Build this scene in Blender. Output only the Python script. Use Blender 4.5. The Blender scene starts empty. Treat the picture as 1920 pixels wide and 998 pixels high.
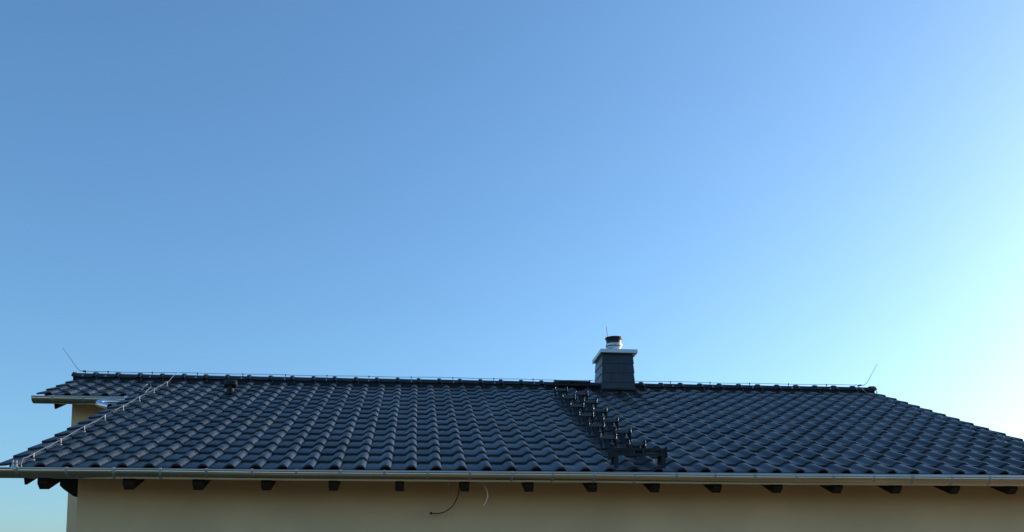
import bpy, math, random
from mathutils import Vector, Matrix
random.seed(7)
R = math.radians
scene = bpy.context.scene
col = scene.collection

# ------------------------------------------------------------------ camera
CAM_Z = 1.6
F_PX, YAW, PIT, ROL = 1696.17, 0.103607, 0.110318, -0.007303
CY_PX = 940.0                          # the photograph is the upper part of a taller frame: its optical centre lies low in it
def camera():
    cy, sy, cp, sp, cr, sr = math.cos(YAW), math.sin(YAW), math.cos(PIT), math.sin(PIT), math.cos(ROL), math.sin(ROL)
    fwd = Vector((cp*sy, cp*cy, sp)); up0 = Vector((-sp*sy, -sp*cy, cp)); r0 = Vector((cy, -sy, 0))
    rt = r0*cr + up0*sr; up = r0*-sr + up0*cr
    m = Matrix((rt, up, -fwd)).transposed().to_4x4()
    m.translation = (0, 0, CAM_Z)
    cd = bpy.data.cameras.new('camera'); cd.sensor_width = 36; cd.lens = 36*F_PX/1920
    cd.shift_y = (CY_PX-499)/1920
    cd.clip_start = .1; cd.clip_end = 9000
    o = bpy.data.objects.new('camera', cd); col.objects.link(o); o.matrix_world = m
    scene.camera = o
camera()

# ------------------------------------------------------------------ light
SUN_EL, SUN_AZ = R(14), R(68)          # azimuth from +Y (straight away from the viewer) towards +X (right)
world = bpy.data.worlds.new('World'); scene.world = world; world.use_nodes = True
nt = world.node_tree
sky = nt.nodes.new('ShaderNodeTexSky'); sky.sky_type = 'NISHITA'; sky.sun_disc = False
sky.sun_elevation = SUN_EL; sky.sun_rotation = SUN_AZ
sky.altitude = 0; sky.air_density = 1.1; sky.dust_density = 1.5; sky.ozone_density = 6
bg = nt.nodes['Background']; bg.inputs['Strength'].default_value = .15
tint = nt.nodes.new('ShaderNodeMixRGB'); tint.blend_type = 'MULTIPLY'; tint.inputs[0].default_value = 1
tint.inputs[2].default_value = (1.0, .985, .88, 1)      # camera white balance: a little cooler and greener than neutral
nt.links.new(sky.outputs[0], tint.inputs[1]); nt.links.new(tint.outputs[0], bg.inputs['Color'])
sd = bpy.data.lights.new('sun', 'SUN'); sd.energy = 2.2; sd.angle = R(.5); sd.color = (1, .92, .82)
so = bpy.data.objects.new('sun', sd); col.objects.link(so)
to_sun = Vector((math.sin(SUN_AZ)*math.cos(SUN_EL), math.cos(SUN_AZ)*math.cos(SUN_EL), math.sin(SUN_EL)))
so.rotation_euler = to_sun.to_track_quat('Z', 'Y').to_euler(); so.location = (30, 20, 30)
vs = scene.view_settings
vs.view_transform = 'Standard'; vs.look = 'None'; vs.exposure = .97; vs.gamma = 1; vs.use_curve_mapping = False

# ------------------------------------------------------------------ materials
def mat(name, base, rough=.6, metal=0, spec=.5, var=0., vscale=3., bump=0., bscale=60., coat=0., rvar=0., second=None, smix=(.45, .6), sscale=2., detail=4):
    m = bpy.data.materials.new(name); m.use_nodes = True
    t = m.node_tree; b = t.nodes['Principled BSDF']
    b.inputs['Roughness'].default_value = rough; b.inputs['Metallic'].default_value = metal
    b.inputs['Specular IOR Level'].default_value = spec
    b.inputs['Coat Weight'].default_value = coat; b.inputs['Coat Roughness'].default_value = .25
    tc = t.nodes.new('ShaderNodeNewGeometry')
    def noise(scale, det=4):
        n = t.nodes.new('ShaderNodeTexNoise'); n.inputs['Scale'].default_value = scale; n.inputs['Detail'].default_value = det
        t.links.new(tc.outputs['Position'], n.inputs['Vector']); return n
    src = t.nodes.new('ShaderNodeRGB'); src.outputs[0].default_value = (*base, 1); out = src.outputs[0]
    if second:
        n = noise(sscale, 6); mr = t.nodes.new('ShaderNodeMapRange')
        mr.inputs[1].default_value, mr.inputs[2].default_value = smix
        t.links.new(n.outputs[0], mr.inputs[0])
        mx = t.nodes.new('ShaderNodeMixRGB'); mx.inputs[2].default_value = (*second, 1)
        t.links.new(mr.outputs[0], mx.inputs[0]); t.links.new(out, mx.inputs[1]); out = mx.outputs[0]
    if var:
        n = noise(vscale, detail); mr = t.nodes.new('ShaderNodeMapRange')
        mr.inputs[1].default_value, mr.inputs[2].default_value = .3, .7
        mr.inputs[3].default_value, mr.inputs[4].default_value = 1-var, 1+var
        t.links.new(n.outputs[0], mr.inputs[0])
        oi = t.nodes.new('ShaderNodeObjectInfo'); mr2 = t.nodes.new('ShaderNodeMapRange')
        mr2.inputs[3].default_value, mr2.inputs[4].default_value = 1-var*.5, 1+var*.5
        t.links.new(oi.outputs['Random'], mr2.inputs[0])
        mm = t.nodes.new('ShaderNodeMath'); mm.operation = 'MULTIPLY'
        t.links.new(mr.outputs[0], mm.inputs[0]); t.links.new(mr2.outputs[0], mm.inputs[1])
        mu = t.nodes.new('ShaderNodeVectorMath'); mu.operation = 'SCALE'
        t.links.new(out, mu.inputs[0]); t.links.new(mm.outputs[0], mu.inputs['Scale']); out = mu.outputs[0]
    t.links.new(out, b.inputs['Base Color'])
    if rvar:
        n = noise(vscale*2.3, 5); mr = t.nodes.new('ShaderNodeMapRange')
        mr.inputs[1].default_value, mr.inputs[2].default_value = .3, .7
        mr.inputs[3].default_value, mr.inputs[4].default_value = max(.02, rough-rvar), rough+rvar
        t.links.new(n.outputs[0], mr.inputs[0]); t.links.new(mr.outputs[0], b.inputs['Roughness'])
    if bump:
        n = noise(bscale, 5); bp = t.nodes.new('ShaderNodeBump'); bp.inputs['Strength'].default_value = bump
        bp.inputs['Distance'].default_value = .004
        t.links.new(n.outputs[0], bp.inputs['Height']); t.links.new(bp.outputs[0], b.inputs['Normal'])
    return m
M = dict(
    tile=mat('glazed_anthracite_tile', (.052, .057, .065), .35, spec=.5, var=.32, vscale=1.6, second=(.090, .088, .083), smix=(.5, .8), sscale=1.1, bump=.12, bscale=45, rvar=.08),
    ridge=mat('glazed_ridge_tile', (.015, .018, .022), .42, spec=.4, var=.2, vscale=3, rvar=.08),
    zinc=mat('zinc_sheet', (.66, .57, .46), .18, metal=1, var=.10, vscale=1.7, rvar=.07, bump=.035, bscale=3),
    zinc_dull=mat('weathered_zinc', (.40, .41, .42), .5, metal=.9, var=.15, vscale=9, rvar=.1),
    steel=mat('stainless_steel', (.62, .63, .65), .18, metal=1, var=.05, rvar=.05),
    alu=mat('aluminium_wire', (.20, .22, .25), .55, metal=.9, var=.08),
    clip=mat('bright_clip', (.55, .57, .60), .4, metal=.8),
    render=mat('cream_render', (.90, .60, .35), .92, spec=.15, var=.09, vscale=1.1, bump=.5, bscale=170),
    wood=mat('dark_stained_wood', (.030, .020, .014), .7, spec=.2, var=.25, vscale=8, bump=.3, bscale=40),
    board=mat('brown_soffit_board', (.055, .034, .02), .75, spec=.2, var=.2, vscale=6, bump=.2, bscale=40),
    slate=mat('fibre_slate', (.034, .039, .049), .38, spec=.4, var=.25, vscale=7, bump=.25, bscale=70, rvar=.1),
    lead=mat('black_flashing', (.016, .018, .02), .6, spec=.3, var=.2, vscale=9, bump=.2, bscale=30),
    cap=mat('pale_chimney_cap', (.62, .66, .68), .4, metal=.35, var=.08, vscale=7),
    base=mat('matt_metal_base_tile', (.030, .032, .034), .48, spec=.3, var=.25, vscale=9),
    tread=mat('worn_step_steel', (.045, .047, .05), .32, spec=.5, var=.2, vscale=12),
    galv=mat('dark_galvanised_steel', (.10, .105, .11), .28, metal=.9, var=.2, vscale=15),
    black=mat('black_coated_steel', (.007, .008, .009), .42, spec=.3, var=.2, vscale=12, rvar=.1),
    soot=mat('sooty_flue_top', (.02, .022, .026), .4, metal=.5, var=.2),
    rubber=mat('black_cable', (.02, .015, .01), .5),
    white=mat('white_cable', (.85, .82, .74), .4),
    conc=mat('under_deck', (.03, .027, .025), .8),
    ground=mat('dry_meadow', (.18, .135, .075), .95, spec=.1, var=.3, vscale=.5, second=(.11, .095, .045), sscale=.15, bump=.6, bscale=14),
)

# ------------------------------------------------------------------ mesh helpers
class MB:
    def __init__(s): s.v = []; s.f = []; s.sm = []
    def add(s, vs_, fs, smooth=False):
        o = len(s.v); s.v += [tuple(p) for p in vs_]
        for f in fs: s.f.append([o+i for i in f]); s.sm.append(smooth)
        return s
    def box(s, c, hx, hy, hz, ax=None):
        c = Vector(c); X, Y, Z = ax if ax else (Vector((1,0,0)), Vector((0,1,0)), Vector((0,0,1)))
        vs_ = [c + X*hx*a + Y*hy*b + Z*hz*d for a in (-1,1) for b in (-1,1) for d in (-1,1)]
        return s.add(vs_, [(0,1,3,2),(4,6,7,5),(0,4,5,1),(2,3,7,6),(0,2,6,4),(1,5,7,3)])
    def cbox(s, x0, x1, y0, y1, z0, z1):
        return s.box(((x0+x1)/2,(y0+y1)/2,(z0+z1)/2), abs(x1-x0)/2, abs(y1-y0)/2, abs(z1-z0)/2)
    def prism(s, pts, d):           # polygon of 3D points extruded along vector d
        n = len(pts); d = Vector(d); a = [Vector(p) for p in pts]; b = [p+d for p in a]
        return s.add(a+b, [tuple(range(n))[::-1], tuple(range(n, 2*n))] + [(i, (i+1) % n, n+(i+1) % n, n+i) for i in range(n)])
    def tube(s, pts, r, n=8, cap=True):
        pts = [Vector(p) for p in pts]; rs = r if isinstance(r, (list, tuple)) else [r]*len(pts)
        rings = []; t0 = (pts[1]-pts[0]).normalized()
        a = t0.cross(Vector((0,0,1)));
        if a.length < .1: a = t0.cross(Vector((1,0,0)))
        a.normalize()
        for i, p in enumerate(pts):
            t = ((pts[min(i+1, len(pts)-1)]-p).normalized() + (p-pts[max(i-1, 0)]).normalized())
            t = t.normalized() if t.length > 1e-6 else t0
            a = (a - t*a.dot(t)).normalized(); b = t.cross(a)
            rings.append([p + (a*math.cos(2*math.pi*k/n) + b*math.sin(2*math.pi*k/n))*rs[i] for k in range(n)])
        vs_ = sum(rings, []); fs = []
        for i in range(len(pts)-1):
            for k in range(n): fs.append((i*n+k, i*n+(k+1) % n, (i+1)*n+(k+1) % n, (i+1)*n+k))
        s.add(vs_, fs, True)
        if cap:
            s.add(rings[0], [tuple(range(n))[::-1]]); s.add(rings[-1], [tuple(range(n))])
        return s
    def lathe(s, c, prof, n=24, smooth=True):      # vertical axis, prof = [(r, z)]
        c = Vector(c); m = len(prof)
        vs_ = [c + Vector((r*math.cos(2*math.pi*k/n), r*math.sin(2*math.pi*k/n), z)) for r, z in prof for k in range(n)]
        return s.add(vs_, [(i*n+k, i*n+(k+1) % n, (i+1)*n+(k+1) % n, (i+1)*n+k) for i in range(m-1) for k in range(n)], smooth)
    def mesh(s, name, m):
        me = bpy.data.meshes.new(name); me.from_pydata(s.v, [], s.f)
        me.polygons.foreach_set('use_smooth', s.sm); me.materials.append(m); me.update(); return me
    def build(s, name, m, parent=None, loc=None):
        return link(name, s.mesh(name, m), parent, loc)
def link(name, data, parent=None, loc=None):
    o = bpy.data.objects.new(name, data); col.objects.link(o)
    if parent is not None: o.parent = parent
    if loc is not None: o.location = loc
    return o
def tag(o, label=None, cat=None, group=None, kind=None):
    if label: o['label'] = label
    if cat: o['category'] = cat
    if group: o['group'] = group
    if kind: o['kind'] = kind
    return o
def empty(name, label, cat, loc, group=None):
    o = bpy.data.objects.new(name, None); col.objects.link(o); o.location = loc; o.empty_display_size = .1
    PARENT_LOC[o.name] = Vector(loc); return tag(o, label, cat, group)
PARENT_LOC = {}
def part(mb, name, m, parent):      # geometry given in world coordinates, parented to a thing whose origin is elsewhere
    o = mb.build(name, m, parent)
    top = parent
    while top.parent: top = top.parent
    if parent.parent is None: o.location = -PARENT_LOC[parent.name]
    return o

# ------------------------------------------------------------------ roof frame
# n = 0 is the plane through the crests of the tile fronts; j counts tile columns, k tile rows
PHI = R(22); W = .27; G = .37783
O = Vector((-3.86327, 9.60779, 1.45127+CAM_Z))
EU = Vector((0, math.cos(PHI), math.sin(PHI))); EN = Vector((0, -math.sin(PHI), math.cos(PHI))); EX = Vector((1,0,0))
def rp(j, k, n=0): return O + EX*(j*W) + EU*(k*G) + EN*n
def rx(x, k, n=0): return Vector((x, 0, 0)) + Vector((0, O.y, O.z)) + EU*(k*G) + EN*n
D = O.y
K_APEX = 16.30
APEX = rp(0, K_APEX)
J_L, J_SET, J_R = -1.39, -6.5, 44.62
XL, XSET, XR = O.x+J_L*W, O.x+J_SET*W, O.x+J_R*W
K_SET = 12
NDECK = -.078                        # top of the roof deck
WALL_X0, WALL_X1, WALL_SET = -3.72, 7.56, -5.315
WALL_Y = D+.68; SET_Y = rp(0, K_SET).y+.5
YR = APEX.y; YB = 2*YR-WALL_Y

# ------------------------------------------------------------------ ground
g = MB(); g.add([(-4000,-4000,0),(4000,-4000,0),(4000,4000,0),(-4000,4000,0)], [(0,1,2,3)])
tag(g.build('ground', M['ground']), kind='structure')

# ------------------------------------------------------------------ house shell
house = empty('house', 'cream rendered bungalow with low dark tiled gable roof', 'house', ((WALL_X0+WALL_X1)/2, WALL_Y, 0))
def zroof(y, n):        # height at y on the front slope, n below the crest plane
    s = (y - O.y + math.sin(PHI)*n)/math.cos(PHI)
    return O.z + s*math.sin(PHI) + math.cos(PHI)*n
def shell(x0, x1, y0, y1):
    n = -.125
    yr, zr = YR, zroof(YR, n)
    pts = [(x0, y0, -.05), (x0, y0, zroof(y0, n)), (x0, yr, zr), (x0, y1, zroof(2*yr-y1, n)), (x0, y1, -.05)]
    return MB().prism(pts, (x1-x0, 0, 0))
part(shell(WALL_X0, WALL_X1, WALL_Y, YB), 'wall', M['render'], house)
part(shell(WALL_SET, WALL_X0+.1, SET_Y, YB-.06), 'wall', M['render'], house)

# roof deck: front main, front setback, rear
deck = MB()
def slab(x0, x1, k0, k1, n0, n1):
    a = [rx(x0,k0,n0), rx(x0,k1,n0), rx(x0,k1,n1), rx(x0,k0,n1)]
    deck.prism(a, (x1-x0, 0, 0))
slab(XL+.16, XR-.10, .12, K_APEX-.05, NDECK, NDECK-.03)
slab(XSET+.16, XL+.16, K_SET+.12, K_APEX-.05, NDECK-.001, NDECK-.031)
roof = part(deck, 'roof', M['board'], house)
def rpart(mb, name, m): return mb.build(name, m, roof)
# rear slope, simple courses of tiles
rear = MB()
for q in range(16):
    def ry(k, n): p = rx(0, k, n); return Vector((0, 2*YR-p.y, p.z))
    a, b = ry(q, -.02), ry(q+1, -.04)
    c, d_ = ry(q+1, -.075), ry(q, -.075)
    x0 = XSET+.02; rear.prism([Vector((x0,p.y,p.z)) for p in (a,b,c,d_)], (XR-.03-x0, 0, 0))
rpart(rear, 'rear_slope', M['tile'])

# ------------------------------------------------------------------ tiles
H = .045; T = .025; TH = .025
PROF = [(-.80,-.003),(-.62,.002),(-.33,0),(-.26,.005),(-.20,.017),(-.14,.031),(-.07,.041),(0,.045),(.07,.044),(.13,.039),(.185,.027),(.225,.010)]
PROF_L = [(-.53,.024),(-.45,.026),(-.34,.027),(-.24,.029),(-.14,.034),(-.06,.041),(.01,.045),(.08,.044),(.14,.037),(.19,.026),(.225,.010)]
PROF_SET = [(-.62,.022),(-.50,.024),(-.36,.026),(-.24,.029),(-.14,.034),(-.06,.041),(.01,.045),(.08,.044),(.14,.037),(.19,.026),(.225,.010)]
PROF_R = PROF[:10] + [(.21,.022),(.26,.008),(.34,.004),(.42,.014),(.48,.028),(.54,.036),(.59,.033),(.63,.020),(.645,-.02),(.645,-.06)]
def tile_mb(prof, skirt=None, length=1.16):
    """local frame: x along the eave, y up the slope, z off the plane; origin = crest of the front edge"""
    mb = MB(); m = len(prof); L = length*G
    xs = [u*W for u, _ in prof]; hs = [h-H for _, h in prof]
    drop = lambda y: -T*y/G
    top = []
    for y, dz in ((0, -.004), (.007, 0.), (L, 0.)):
        top += [(x, y, h+dz+drop(y)) for x, h in zip(xs, hs)]
    fs = [(r*m+i, r*m+i+1, (r+1)*m+i+1, (r+1)*m+i) for r in range(2) for i in range(m-1)]
    mb.add(top, fs, True)
    # front face, right edge and the underside of the nose
    fr = [(x, 0, h-.004) for x, h in zip(xs, hs)] + [(x, .004, h-TH) for x, h in zip(xs, hs)]
    mb.add(fr, [(i, m+i, m+i+1, i+1) for i in range(m-1)], False)
    un = [(x, .004, h-TH) for x, h in zip(xs, hs)] + [(x, L*.55, h-TH+drop(L*.55)) for x, h in zip(xs, hs)]
    mb.add(un, [(i, m+i, m+i+1, i+1) for i in range(m-1)], True)
    xe, he = xs[-1], hs[-1]
    mb.add([(xe,0,he-.004),(xe,L,he+drop(L)),(xe,L,he-TH+drop(L)),(xe,.004,he-TH)], [(0,3,2,1)])
    xe, he = xs[0], hs[0]
    mb.add([(xe,0,he-.004),(xe,L,he+drop(L)),(xe,L,he-TH+drop(L)),(xe,.004,he-TH)], [(0,1,2,3)])
    if skirt:
        x0, x1, z0, z1 = skirt
        mb.cbox(x0, x1, .004, L*.98, z0, z1)
    return mb
RM = Matrix((EX, EU, EN)).transposed()
REUL = RM.to_euler()
tile_me = tile_mb(PROF).mesh('roof_tile', M['tile'])
vL_me = tile_mb(PROF_L, (-.03, -.012, -.115, -.035)).mesh('verge_tile', M['tile'])
vS_me = tile_mb(PROF_SET, (-.06, -.042, -.115, -.035)).mesh('verge_tile', M['tile'])
vR_me = tile_mb(PROF_R).mesh('verge_tile', M['tile'])
CH_J0, CH_J1, CH_K0 = 25.85, 27.9, 15.1      # tiles wholly under the chimney are left out
def proj(p):
    cy, sy, cp, sp, cr, sr = math.cos(YAW), math.sin(YAW), math.cos(PIT), math.sin(PIT), math.cos(ROL), math.sin(ROL)
    q = Vector(p)-Vector((0,0,CAM_Z))
    x = cy*q.x-sy*q.y; y = sy*q.x+cy*q.y; d = cp*y+sp*q.z; u = -sp*y+cp*q.z
    a, b = F_PX*x/d, F_PX*u/d
    return 960+cr*a+sr*b, CY_PX+sr*a-cr*b
spots = []
for k in range(16):
    j0 = (0 if k < K_SET else -5)
    for j in range(j0, 44):
        a = proj(rp(j-.74, k, -H)); b = proj(rp(j+.26, k, -H)); c = proj(rp(j, k+1, -H))
        area = abs(b[0]-a[0])*abs(c[1]-a[1])
        if a[0] > 1925: area = 0
        spots.append((area, j, k))
spots.sort(reverse=True)
field = MB()
for i, (area, j, k) in enumerate(spots):
    # pieces are laid by hand: a few millimetres off, slightly tilted, the columns a touch wavy
    off = Vector((random.gauss(0,.0016), random.gauss(0,.003), abs(random.gauss(0,.0012))))
    rot = Matrix.Rotation(random.gauss(0,.004), 3, 'Z') @ Matrix.Rotation(random.gauss(0,.004), 3, 'Y')
    p = rp(j, k) + RM @ off
    if i < 300:
        o = link('roof_tile', tile_me, roof, p); o.rotation_euler = (RM @ rot).to_euler()
    else:
        mm = RM @ rot
        b0 = len(field.v); field.v += [tuple(p + mm @ v.co) for v in tile_me.vertices]
        for f in tile_me.polygons: field.f.append([b0+q for q in f.vertices]); field.sm.append(f.use_smooth)
tag(rpart(field, 'roof_tiles_beyond', M['tile']), kind='stuff')
for k in range(16):
    for me, j in (((vL_me, -1) if k < K_SET else (vS_me, -6)), (vR_me, 44)):
        o = link('verge_tile', me, roof, rp(j, k) + RM @ Vector((random.gauss(0,.002), random.gauss(0,.003), 0)))
        o.rotation_euler = (RM @ Matrix.Rotation(random.gauss(0,.005), 3, 'Z')).to_euler()

# ridge tiles: half-round with a raised collar over each joint
RX0, RX1 = -5.645, 8.16; RL = .355; RR = .150; RZ = APEX.z+.050-RR
def arc(r, n=12, a0=24, a1=156): return [(r*math.cos(R(a0+(a1-a0)*i/n)), r*math.sin(R(a0+(a1-a0)*i/n))) for i in range(n+1)]
def ridge_mb():
    mb = MB(); rings = []
    for x, r in ((0, RR), (.295, RR-.004), (.297, RR+.012), (.305, RR+.020), (.352, RR+.020), (.360, RR+.012), (.361, RR-.016)):
        rings.append([(x, y, z) for y, z in arc(r)])
    m = len(rings[0]); fs = [(i*m+q, (i+1)*m+q, (i+1)*m+q+1, i*m+q+1) for i in range(len(rings)-1) for q in range(m-1)]
    return mb.add(sum(rings, []), fs, True)
ridge_me = ridge_mb().mesh('ridge_tile', M['ridge'])
nr = int(round((RX1-RX0)/RL)); RS = (RX1-RX0)/nr
for i in range(nr):
    o = link('ridge_tile', ridge_me, roof, (RX0+i*RS, YR, RZ+random.gauss(0,.0015)))
    o.scale = (RS/RL, 1, 1); o.rotation_euler = (0, random.gauss(0,.003), random.gauss(0,.004))
clip_me = MB().cbox(-.008, .008, -.003, .003, -.026, .018).mesh('ridge_clip', M['galv'])
for i in range(nr):
    a = R(222); o = link('ridge_clip', clip_me, roof, (RX0+(i+1)*RS+.02, YR+(RR+.006)*math.cos(R(205-0)), RZ+.035))
    o.rotation_euler = (R(-18), 0, 0)
for x, sgn in ((RX0-.012, -1), (RX1+.012, 1)):
    mb = MB(); ring = [(y, z) for y, z in arc(RR+.02, 16)]
    mb.prism([(x-.012, YR+y, RZ+z) for y, z in ring], (.024, 0, 0)); mb.box((x+sgn*.014, YR, RZ+.06), .006, .05, .045)
    rpart(mb, 'ridge_end_cap', M['ridge'])
# mortar / roll filling beneath the ridge
mb = MB(); mb.cbox(RX0+.02, RX1-.02, YR-.10, YR+.10, APEX.z-.11, APEX.z-.02); rpart(mb, 'ridge_roll', M['lead'])

# ------------------------------------------------------------------ rafters, purlin, barge boards, fascia
def rafter(xc, k_base=0., hw=.046, deep=.178, y_off=.045):
    yb = rp(0, k_base).y
    n0 = NDECK-.031
    def zr(y, n): return zroof(y, n)
    y0 = yb+y_off
    zb = zr(y0+.065, n0-deep)
    pts = [(xc-hw, y0, zr(y0, n0)), (xc-hw, y0, zb+.05), (xc-hw, y0+.065, zb), (xc-hw, y0+1.0, zr(y0+1.0, n0-deep)), (xc-hw, y0+1.0, zr(y0+1.0, n0))]
    return MB().prism(pts, (2*hw, 0, 0))
raf = [.497+.70*q for q in range(-5, 11)] + [-3.845, 7.95]
for x in raf: part(rafter(x), 'rafter', M['wood'], house)
def purlin(xw, y, dirn, length=.21, zb=None):
    z1 = zroof(y, NDECK-.10); z0 = zb
    e = xw+dirn*length
    pts = [(xw, y, z1), (xw, y, z0), (xw+dirn*.055, y, z0), (xw+dirn*.16, y, z0+.075), (e, y, z0+.115), (e, y, z1)]
    return MB().prism(pts, (0, .14, 0))
part(purlin(WALL_X0+.003, WALL_Y+.015, -1, .20, 1.185+CAM_Z), 'purlin_end', M['wood'], house)
part(purlin(WALL_X1-.003, WALL_Y+.015, 1, .3, 1.185+CAM_Z), 'purlin_end', M['wood'], house)
def barge(x, k0, k1, deep):
    a = [rx(x, k0, NDECK-.002), rx(x, k1, NDECK-.002), rx(x, k1, NDECK-deep), rx(x, k0, NDECK-deep)]
    return MB().prism(a, (.024, 0, 0))
part(barge(XL+.19, .10, K_SET+.6, .17), 'barge_board', M['wood'], house)
part(barge(XSET+.19, K_SET+.10, K_APEX-.1, .19), 'barge_board', M['wood'], house)
part(barge(XR-.09, .10, K_APEX-.1, .19), 'barge_board', M['wood'], house)
def fascia(x0, x1, k):
    y = rp(0, k).y+.012; zt = zroof(y, NDECK-.035)
    return MB().cbox(x0, x1, y, y+.024, zt-.045, zt)
part(fascia(XL+.22, XR-.10, 0), 'fascia_board', M['wood'], house)
part(fascia(XSET+.22, XL+.10, K_SET), 'fascia_board', M['wood'], house)
# zinc drip apron below the first row of tiles
def apron(x0, x1, k):
    a = [rx(x0, k+.35, -.066), rx(x0, k-.02, -.055), rx(x0, k-.10, -.085), rx(x0, k-.10, -.088), rx(x0, k-.02, -.058), rx(x0, k+.35, -.069)]
    return MB().prism(a, (x1-x0, 0, 0))
part(apron(XL+.14, XR-.08, 0), 'drip_apron', M['zinc'], house)
part(apron(XSET+.14, XL+.12, K_SET), 'drip_apron', M['zinc'], house)

# ------------------------------------------------------------------ gutters
def gutter(x0, x1, yc, z0, z1, r, bx, tilt_end=False):
    """half-round gutter, centre line at yc, rim height z0 at x0 falling to z1 at x1"""
    n = 14; mb = MB(); nx = max(2, int((x1-x0)/1.5)); prof = []
    for i in range(n+1):
        a = R(180+180*i/n); prof.append((r*math.cos(a), r*math.sin(a)))
    rings = []
    for q in range(nx+1):
        x = x0+(x1-x0)*q/nx; z = z0+(z1-z0)*q/nx
        w = .0030*math.sin(q*2.1)
        rings.append([(x, yc+a, z+b+w) for a, b in prof] + [(x, yc+a*.975, z+b*.975+w) for a, b in prof[::-1]])
    m = len(rings[0])
    fs = [(q*m+i, q*m+(i+1) % m, (q+1)*m+(i+1) % m, (q+1)*m+i) for q in range(nx) for i in range(m)]
    mb.add(sum(rings, []), fs, True)
    gut = part(mb, 'gutter', M['zinc'], house)
    bead = MB().tube([(x0+(x1-x0)*q/nx, yc-r+.004, z0+(z1-z0)*q/nx+.004+.0030*math.sin(q*2.1)) for q in range(nx+1)], .0105, 10)
    bead.build('rolled_rim', M['zinc'], gut)
    for xe, ze in ((x0, z0), (x1, z1)):
        MB().prism([(xe-.002, yc+a*.99, ze+b*.99) for a, b in prof], (.004, 0, 0)).build('end_cap', M['zinc'], gut)
    for x in bx:
        z = z0+(z1-z0)*(x-x0)/(x1-x0); b = MB(); hw = .014
        pr = [(1.035*r*math.cos(R(172+126*i/10)), 1.035*r*math.sin(R(172+126*i/10))) for i in range(11)]
        o_ = [(x+.010*(1-i/10)-.006+s*hw, yc+a, z+c+.004) for s in (-1, 1) for i, (a, c) in enumerate(pr)]
        i_ = [(p[0], yc+(p[1]-yc)*.955, z+(p[2]-z)*.955) for p in o_]
        b.add(o_+i_, [(i, i+1, 11+i+1, 11+i) for i in range(10)] + [(22+i, 33+i, 33+i+1, 22+i+1) for i in range(10)]
              + [(i, 22+i, 22+i+1, i+1) for i in range(10)] + [(11+i, 11+i+1, 33+i+1, 33+i) for i in range(10)])
        b.box((x+.003, yc-r*.93, z+.010), .012, .014, .010)
        b.build('gutter_bracket', M['zinc_dull'], gut)
    return gut
GR = .088
gut_main = gutter(-4.48, 8.38, D-.018, CAM_Z+1.371, CAM_Z+1.345, GR, [-4.04, -3.56, -3.1, -2.64, -2.18, -1.72, -1.27, -.82, -.36, .09, .54, .99, 1.43, 1.88, 2.33, 2.79, 3.22, 3.67, 4.14, 4.57, 5.04, 5.49, 5.96, 6.41, 6.87, 7.33, 7.79])
YG = rp(0, K_SET).y
gut_set = gutter(-5.67, -4.27, YG-.018, CAM_Z+3.050, CAM_Z+3.038, GR, [-5.38, -4.94, -4.54])

# ------------------------------------------------------------------ chimney
def vbox_face(): pass
CHX0, CHX1, CHY0 = 3.088, 3.682, rp(0, 14.9).y; CHY1 = CHY0+.70
CZB, CZT = CAM_Z+3.38, CAM_Z+4.213
core = MB()
def chim_ring(z):
    t = (z-CZB)/(CZT-CZB); i = .028*t+.012
    return CHX0+i, CHX1-i, CHY0+i, CHY1-i
b = chim_ring(CZB-.4); t_ = chim_ring(CZT)
core.add([(b[0],b[2],CZB-.4),(b[1],b[2],CZB-.4),(b[1],b[3],CZB-.4),(b[0],b[3],CZB-.4),(t_[0],t_[2],CZT),(t_[1],t_[2],CZT),(t_[1],t_[3],CZT),(t_[0],t_[3],CZT)],
         [(0,3,2,1),(4,5,6,7),(0,1,5,4),(1,2,6,5),(2,3,7,6),(3,0,4,7)])
chim = part(core, 'chimney', M['lead'], house)
rows = 6; rh = .165
for r_ in range(rows):
    zt = CZT-.004-r_*rh; zb = zt-rh-.012
    for face in range(4):
        a0 = chim_ring(zt); b0 = chim_ring(zb)
        def edge(ring, o):
            x0, x1, y0, y1 = ring; x0 -= o; x1 += o; y0 -= o; y1 += o
            return [((x0,y0),(x1,y0)), ((x1,y0),(x1,y1)), ((x1,y1),(x0,y1)), ((x0,y1),(x0,y0))][face]
        cuts = [0, .52, 1] if r_ % 2 else [0, .28, 1]
        if face in (1, 3): cuts = [0, .36, .70, 1] if r_ % 2 else [0, .22, .55, .86, 1]
        for c0, c1 in zip(cuts, cuts[1:]):
            g0, g1 = c0+(.004 if c0 else 0), c1-(.004 if c1 < 1 else 0)
            lift = random.uniform(0, .002)
            (ax, ay), (bx, by) = edge(a0, .0035); (cx, cy_), (dx, dy) = edge(b0, .012+lift)
            (ex, ey), (fx, fy) = edge(b0, .004+lift)
            L2 = lambda p, q, s: (p[0]+(q[0]-p[0])*s, p[1]+(q[1]-p[1])*s)
            jag = random.uniform(-.003, .003)
            vs_ = [(*L2((ax,ay),(bx,by),g0), zt), (*L2((ax,ay),(bx,by),g1), zt), (*L2((cx,cy_),(dx,dy),g1), zb+jag), (*L2((cx,cy_),(dx,dy),g0), zb-jag),
                   (*L2((ex,ey),(fx,fy),g0), zb-jag), (*L2((ex,ey),(fx,fy),g1), zb+jag)]
            s_ = MB().add(vs_, [(0,3,2,1), (3,4,5,2), (0,4,3), (1,2,5)])
            s_.build('slate', M['slate'], chim)
corner = MB()
for (i, k_) in ((0,2),):
    p0, p1 = Vector((b[0]-.0, b[2]-.0, CZB)), Vector((t_[0], t_[2], CZT))
    corner.tube([Vector((chim_ring(CZB+.05)[0]-.012, chim_ring(CZB+.05)[2]-.012, CZB+.05)), Vector((t_[0]-.006, t_[2]-.006, CZT))], .007, 6)
corner.build('corner_strip', M['slate'], chim)
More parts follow.
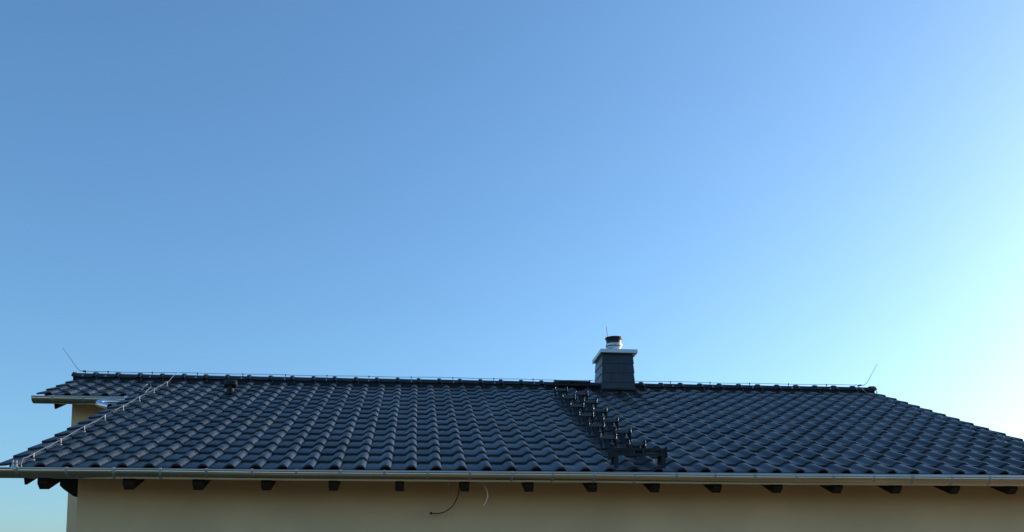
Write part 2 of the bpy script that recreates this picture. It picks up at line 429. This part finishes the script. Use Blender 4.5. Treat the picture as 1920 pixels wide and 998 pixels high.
cx0, cx1, cy0, cy1 = CHX0-.012, CHX1+.035, CHY0-.035, CHY1+.03
cap = MB(); cap.cbox(cx0, cx1, cy0, cy1, CZT-.004, CZT+.056)
cap.add([(cx0,cy0,CZT+.0565),(cx1,cy0,CZT+.0565),(cx1,cy1,CZT+.0565),(cx0,cy1,CZT+.0565),(3.39,CHY0+.35,CZT+.085)], [(0,1,4),(1,2,4),(2,3,4),(3,0,4)])
cap.build('chimney_cap', M['cap'], chim)
fc = (3.393, CHY0+.35, CZT+.05)
MB().lathe(fc, [(.140,0),(.140,.03),(.128,.035),(.128,.11),(.137,.112),(.139,.135),(.133,.14),(.133,.15)]).build('flue_pipe', M['steel'], chim)
MB().lathe(fc, [(.139,.15),(.144,.155),(.144,.195),(.139,.20),(.130,.202)]).build('flue_band', M['clip'], chim)
MB().lathe(fc, [(.130,.202),(.132,.235),(.137,.265),(.156,.295),(.156,.308),(.120,.310),(.118,.2),(.0,.2)]).build('flue_top', M['soot'], chim)

# black flashing dressed over the tiles round the chimney foot
def tile_top(j, k):
    u = (j % 1); u = u-1 if u > .25 else u
    h = PROF[-1][1]
    for (u0, h0), (u1, h1) in zip(PROF, PROF[1:]):
        if u0 <= u <= u1: h = h0+(h1-h0)*(u-u0)/(u1-u0)
    return h-H-T*(k % 1)
def dressed(j0, j1, k0, k1, lift, nj, nk):
    mb = MB(); vs_ = []
    for a in range(nk+1):
        for c in range(nj+1):
            j = j0+(j1-j0)*c/nj; k = k0+(k1-k0)*a/nk
            fr = k % 1; n = tile_top(j, k) if fr > .06 or k < 1 else tile_top(j, math.floor(k)+.0)*(fr/.06)+tile_top(j, math.floor(k)-.001)*(1-fr/.06)
            vs_.append(rp(j, k, n+lift))
    mb.add(vs_, [(a*(nj+1)+c, a*(nj+1)+c+1, (a+1)*(nj+1)+c+1, (a+1)*(nj+1)+c) for a in range(nk) for c in range(nj)], True)
    return mb
dressed(25.25, 28.35, 13.75, 14.95, .007, 64, 30).build('front_flashing', M['lead'], chim).location = (0,0,0)
dressed(25.25, 25.95, 14.93, 16.0, .010, 18, 26).build('side_flashing', M['lead'], chim)
dressed(27.80, 28.35, 14.93, 16.0, .010, 16, 26).build('side_flashing', M['lead'], chim)
mb = MB()
mb.prism([rp(25.75, 14.78, .012), rp(28.0, 14.78, .012), rp(28.0, 14.90, .03), rp(25.75, 14.90, .03)], EU*.01)
mb.build('flashing_upstand', M['lead'], chim)

# ------------------------------------------------------------------ vent hood on the left of the roof
vp = rp(3.5, 13.0, -.035)
vent = empty('roof_vent', 'small dark hooded vent pipe standing on the tiles below the ridge', 'vent', vp)
part(MB().lathe(vp, [(.075,-.03),(.066,.02),(.054,.05),(.052,.15)], 18), 'neck', M['black'], vent)
hood = MB(); hc = vp+Vector((.005, 0, .138)); pr = [(.070*math.cos(2*math.pi*i/18), .064*math.sin(2*math.pi*i/18)) for i in range(18)]
for x0, x1 in ((-.105, .105),):
    vs_ = [(hc.x+x, hc.y+a*s, hc.z+c*s) for x, s in ((-.092,.80),(-.085,1),(.085,1),(.092,.80)) for a, c in pr]
    hood.add(vs_, [(r_*18+i, r_*18+(i+1) % 18, (r_+1)*18+(i+1) % 18, (r_+1)*18+i) for r_ in range(3) for i in range(18)], True)
    hood.add(vs_[:18], [tuple(range(18))]); hood.add(vs_[-18:], [tuple(range(18))[::-1]])
part(hood, 'hood', M['black'], vent)
part(dressed(3.24, 4.235, 12.0, 13.985, .009, 22, 34), 'base_tile', M['base'], vent)

# ------------------------------------------------------------------ roof steps and platforms
def step_meshes():
    # local frame: x right, y level away from the viewer, z up; origin on the tile crest plane
    out = []; hw, dp, z = .082, .070, .106
    tr = MB()
    tr.cbox(-hw, hw, -dp, -dp+.006, z-.042, z)
    tr.cbox(-hw, hw, dp-.006, dp, z-.026, z)
    for q in range(8):
        x = -hw+.010+q*(2*hw-.020)/7; tr.cbox(x-.005, x+.005, -dp+.006, dp-.006, z-.008, z-.001)
    for q in range(3):
        y = -.035+.035*q; tr.cbox(-hw, hw, y-.004, y+.004, z-.010, z-.002)
    out.append(('tread', tr, 'tread'))
    for s_ in (-1, 1):      # arched cheek plates that carry the tread, each with a paler metal strip added as its glint
        x = s_*(hw+.009); pr = [(-.100,-.055),(-.108,-.01),(-.100,.045),(-.092,z-.01),(-.098,z+.012),(-.080,z+.024),(-.055,z+.006),(.03,z+.002),(.075,z+.016),(.085,z-.01),(.05,.055),(.0,.02),(-.055,-.02)]
        out.append(('cheek_plate', MB().prism([(x-.007, a, c) for a, c in pr], (.014, 0, 0)), 'black'))
        out.append(('glint_edge', MB().tube([(x+s_*.004, -.110, .05), (x+s_*.004, -.102, z-.005), (x+s_*.004, -.106, z+.012), (x+s_*.004, -.086, z+.025)], .0045, 6), 'galv'))
    lg = MB().prism([(-.045, -.030, z-.008), (-.045, -.066, z-.040), (-.045, -.150, -.040), (-.045, -.180, -.064), (-.045, -.140, -.058), (-.045, -.035, .03)], (.056, 0, 0))
    out.append(('leg', lg, 'black'))
    st = MB().prism([(.015, .0, z-.010), (.015, -.02, .03), (.015, .12, .03), (.015, .22, .075), (.015, .22, .085), (.015, .10, .055)], (.034, 0, 0))
    out.append(('hook_strap', st, 'black'))
    return [(n, m.mesh(n, M[mt])) for n, m, mt in out]
SM = step_meshes()
ORD = ['lowest', 'second lowest', 'third lowest', 'third highest', 'second highest', 'topmost']
def place_step(j, k, label, row):
    e = empty('roof_step', label, 'roof step', rp(j, k, .0), 'roof steps in the %s row' % row)
    for n, me in SM: link(n, me, e)
    jb = math.floor(j)+1; kb = math.floor(k)
    bt = dressed(jb-.76, jb+.235, max(kb-1, 0)+.0, kb+.985, .009, 22, 34); part(bt, 'base_tile', M['base'], e)
for q in range(6):
    place_step(23.72, 2.05+2*q, 'black metal roof step, %s of the row nearer the chimney' % ORD[q], 'right')
    place_step(22.74, 3.05+2*q, 'black metal roof step, %s of the row farther from the chimney' % ORD[q], 'left')

def platform(name, label, base, hw, dp, z, legs):
    e = empty(name, label, 'platform', base)
    P = lambda x0,x1,y0,y1,z0,z1: MB().cbox(base.x+x0, base.x+x1, base.y+y0, base.y+y1, base.z+z0, base.z+z1)
    deck_ = P(-hw, hw, -dp, -dp+.006, z-.010, z)
    for y in (-dp*.5, 0, dp*.5, dp): deck_.cbox(base.x-hw, base.x+hw, base.y+y-.012, base.y+y, base.z+z-.012, base.z+z-.001)
    for q in range(15):
        x = -hw+q*2*hw/14; deck_.cbox(base.x+x-.006, base.x+x+.006, base.y-dp+.006, base.y+dp-.012, base.z+z-.011, base.z+z-.003)
    part(deck_, 'grating', M['black'], e)
    lip = P(-hw, hw, -dp-.006, -dp, z-.022, z)
    lip.cbox(base.x-hw, base.x+hw, base.y-dp-.006, base.y-dp, base.z+z-.085, base.z+z-.058)
    q = -hw; i = 0; n = 22
    for i in range(n+1):
        x = -hw+2*hw*i/n; w_ = .055 if i in (0, n) else (.045 if i in (9,10,11,12) else .007)
        lip.cbox(base.x+max(-hw, x-w_/2), base.x+min(hw, x+w_/2), base.y-dp-.006, base.y-dp, base.z+z-.058, base.z+z-.022)
    lip.cbox(base.x-hw, base.x+hw, base.y-dp-.005, base.y-dp-.001, base.z+z-.043, base.z+z-.038)
    part(lip, 'perforated_edge', M['black'], e)
    for s in (-1, 1):
        part(P(s*hw-.004+s*.004, s*hw+.004+s*.004, -dp-.02, dp, z-.10, z+.018), 'side_plate', M['black'], e)
        x = base.x+s*(hw-.03)
        for pts in legs: part(MB().prism([(x-.022, base.y+a, base.z+c) for a, c in pts], (.044, 0, 0)), 'leg', M['black'], e)
    return e
place = rp(23.27, .42, 0)
zt_ = .155
platform('roof_platform', 'black perforated standing platform on two legs just above the gutter', place, .295, .12, zt_,
         [[(-.125, zt_-.02), (-.125, -.07), (-.085, -.045), (-.085, zt_-.02)], [(.02, zt_-.03), (.02, .0), (.06, .015), (.06, zt_-.03)]])
for jb in (23, 24):
    bt = dressed(jb-.76, jb+.235, 0.02, .985, .009, 22, 18)
    part(bt, 'base_tile', M['base'], bpy.data.objects['roof_platform'])
pc = (2.316+2.912)/2
base2 = Vector((pc, YR-.22, APEX.z-.02-.075))
platform('roof_platform', 'black perforated platform at the ridge left of the chimney', base2, .30, .12, .085,
         [[(-.10, .06), (-.10, -.12), (-.06, -.10), (-.06, .06)], [(.04, .06), (.04, -.06), (.08, -.04), (.08, .06)]])

# ------------------------------------------------------------------ lightning protection
def holder_ridge(x, par, wire_z):
    h = MB()
    h.cbox(x-.004, x+.004, YR-.008, YR+.008, RZ+RR-.004, wire_z+.012)
    h.tube([(x-.01, YR, wire_z), (x+.01, YR, wire_z)], .010, 8)
    hb = part(h, 'holder', M['black'], par)
    c = MB(); a = R(150)
    c.box((x+.006, YR+(RR+.004)*math.cos(a), RZ+(RR+.004)*math.sin(a)), .009, .010, .016, (EX, Vector((0,math.cos(a),math.sin(a))), Vector((0,-math.sin(a),math.cos(a)))))
    c.build('clip', M['clip'], hb)
RW = empty('ridge_wire', 'thin lightning wire on small holders along the whole ridge', 'wire', (1.3, YR, RZ+RR))
WZ = RZ+RR+.036
def sag(x): return WZ+.004*math.sin(x*4.4)+.003*math.sin(x*1.7+1)
def polyline(x0, x1, st=.18):
    n = max(2, int((x1-x0)/st)); return [(x0+(x1-x0)*i/n, YR, sag(x0+(x1-x0)*i/n)) for i in range(n+1)]
part(MB().tube(polyline(-5.55, 3.05), .0042, 6), 'wire', M['alu'], RW)
part(MB().tube(polyline(3.72, 8.03), .0042, 6), 'wire', M['alu'], RW)
for x in [-5.50, -5.14, -4.431, -3.70, -2.956, -2.25, -1.559, -.852, -.134, .582, 1.29, 1.978, 4.428, 5.149, 5.876, 6.60, 7.31, 7.92]: holder_ridge(x, RW, WZ)
def rod(label, p0, pts, r):
    e = empty('lightning_rod', label, 'lightning rod', p0)
    part(MB().tube(pts, r, 8), 'rod', M['alu'], e)
    k_ = MB(); p = Vector(pts[0]); k_.box(p, .02, .012, .012); part(k_, 'clamp', M['black'], e)
LR0 = Vector((-5.52, YR, WZ)); RR0 = Vector((7.95, YR, WZ))
rod('thin lightning rod leaning out over the left end of the ridge', LR0, [LR0, LR0+Vector((-.07,0,.004)), LR0+Vector((-.115,0,.05)), (-5.882, YR, CAM_Z+4.239)], [.005,.005,.0045,.003])
rod('thin lightning rod leaning out over the right end of the ridge', RR0, [RR0, RR0+Vector((.07,0,.004)), RR0+Vector((.125,0,.045)), (8.293, YR, CAM_Z+4.243)], [.005,.005,.0045,.003])
cr0 = Vector((3.325, CHY0+.50, CZT+.05))
rod('short lightning rod standing on the chimney cap beside the flue', cr0, [cr0, cr0+Vector((0,0,.15)), cr0+Vector((-.022,0,.56))], [.008,.008,.006])

def verge_cable(name, label, j, ks, ends):
    e = empty(name, label, 'cable', rp(j, 0, -.02))
    NC = .016
    pts = [Vector(p) for p in ends[0]] + [rp(j+.012*math.sin(k*2.3), k, NC+.004*math.sin(k*1.9)) for k in [ks[0]+(ks[1]-ks[0])*i/36 for i in range(37)]] + [Vector(p) for p in ends[1]]
    part(MB().tube(pts, .005, 8), 'cable_run', M['alu'], e)
    k = .76
    while k < 15.2:
        kk = math.floor(k)+.35
        h = MB(); h.box(rp(j, k, NC), .012, .014, .013, (EX, EU, EN)); h.box(rp(j, k+.03, -.008), .006, .010, .024, (EX, EU, EN)); ho = part(h, 'holder', M['zinc_dull'], e)
        MB().box(rp(j+.05, k-.12, tile_top(j+.05, .6)+.022), .015, .018, .010, (EX, EU, EN)).build('clip', M['clip'], ho)
        k += 1.985
    return e
jl = -.64
gl = Vector((rp(jl, 0).x+.04, D-.10, CAM_Z+1.377))
verge_cable('lightning_cable', 'grey lightning cable clipped up the left roof edge from gutter to ridge', jl, (.55, 15.0),
    ([gl, gl+Vector((.0, .0, .05)), rp(jl, .12, .03), rp(jl, .3, .022)], [rp(jl+.03, 15.6, .06), Vector((rp(jl,0).x+.03, YR-.08, WZ-.01)), Vector((rp(jl,0).x+.04, YR, WZ+.006))]))
jr = 43.3
gr_ = Vector((rp(jr, 0).x, D-.10, CAM_Z+1.354))
verge_cable('lightning_cable', 'grey lightning cable clipped down the right roof edge', jr, (.55, 15.0),
    ([gr_, rp(jr, .15, .03), rp(jr, .3, .035)], [rp(jr, 15.6, .06), Vector((rp(jr,0).x, YR-.08, WZ-.01)), Vector((rp(jr,0).x, YR, WZ))]))
# clamp of the left cable on the gutter rim
gc = empty('gutter_clamp', 'zinc clamp with upright lugs on the gutter rim at the left roof edge', 'clamp', gl+Vector((-.062, 0, 0)))
m_ = MB(); p = gl+Vector((-.062,0,.0)); m_.box(p+Vector((0,-.006,.004)), .026, .016, .02)
part(m_, 'body', M['zinc_dull'], gc)
for s in (-1, 1): part(MB().box(p+Vector((s*.017,-.004,.045)), .006, .010, .03), 'lug', M['zinc_dull'], gc)

# link wire and elbow at the end of the set-back gutter
sg = Vector((-4.33, YG-.10, CAM_Z+3.052))
lw = empty('link_wire', 'short bent wire joining the upper gutter to the left cable', 'wire', sg)
part(MB().tube([sg, sg+Vector((.01,.01,.05)), rp(-1.35,11.6,.06), rp(-.95,11.95,.06), rp(-.86,12.35,.11), rp(-.72,12.55,.12), rp(-.55,12.1,.08), rp(-.60,11.55,.05), rp(-.64,11.5,.035)], .006, 8), 'wire', M['alu'], lw)
part(MB().box(sg, .022, .018, .022), 'clamp', M['clip'], lw)
el = Vector((-4.49, YG-.05, CAM_Z+2.975))
elb = empty('downpipe_elbow', 'short shiny zinc spout bending from the upper gutter onto the main tiles', 'downpipe', el)
def bez(a, b, c, d, n=14):
    a, b, c, d = map(Vector, (a, b, c, d)); return [a*(1-t)**3+b*3*t*(1-t)**2+c*3*t*t*(1-t)+d*t**3 for t in [i/n for i in range(n+1)]]
path = bez((-4.313, YG-.02, CAM_Z+2.980), (-4.533, YG-.10, CAM_Z+3.005), (-4.793, YG-.22, CAM_Z+2.950), (-4.573, YG-.40, CAM_Z+2.875)) + bez((-4.573, YG-.40, CAM_Z+2.875), (-4.533, YG-.44, CAM_Z+2.860), (-4.473, YG-.48, CAM_Z+2.840), (-4.418, YG-.52, CAM_Z+2.820), 5)[1:]
part(MB().tube(path, .044, 16, cap=False), 'pipe', M['steel'], elb)
part(MB().tube([path[-1]-(path[-1]-path[-2]).normalized()*.02, path[-1]], [.048, .048], 16, cap=False), 'collar', M['steel'], elb)

# ------------------------------------------------------------------ loose cables under the eave
def cable(label, pts, r, m, bulb=False):
    e = empty('loose_cable', label, 'cable', Vector(pts[0]))
    part(MB().tube(pts, r, 8), 'cable_run', m, e)
    if bulb:
        p = Vector(pts[-1]); part(MB().lathe(p-Vector((0,0,.016)), [(0,0),(.011,.004),(.016,.016),(.011,.028),(0,.032)], 12), 'cap', M['rubber'], e)
YC = WALL_Y-.09
zt2 = zroof(YC, NDECK-.03)
cable('black cable curling left from under the eave to a small round end', [(.475, WALL_Y-.06, zt2+.0)] + bez((.462, YC, CAM_Z+1.345), (.462, YC, CAM_Z+1.13), (.36, YC, CAM_Z+.965), (.14, YC-.02, CAM_Z+.993)), .0058, M['rubber'], True)
cable('pale cable hanging loose from the eave right of the black cable', [(.690, YC-.36, zroof(YC-.36, NDECK-.03))] + bez((.697, YC-.36, CAM_Z+1.293), (.772, YC-.36, CAM_Z+1.197), (.772, YC-.36, CAM_Z+1.139), (.709, YC-.36, CAM_Z+1.042)), .006, M['white'])
cable('short pale cable end hanging from the eave left of the black cable', [(.36, WALL_Y-.05, zt2+.02)] + bez((.355, YC, CAM_Z+1.36), (.335, YC, CAM_Z+1.32), (.335, YC, CAM_Z+1.28), (.338, YC, CAM_Z+1.255)), .0065, M['white'])
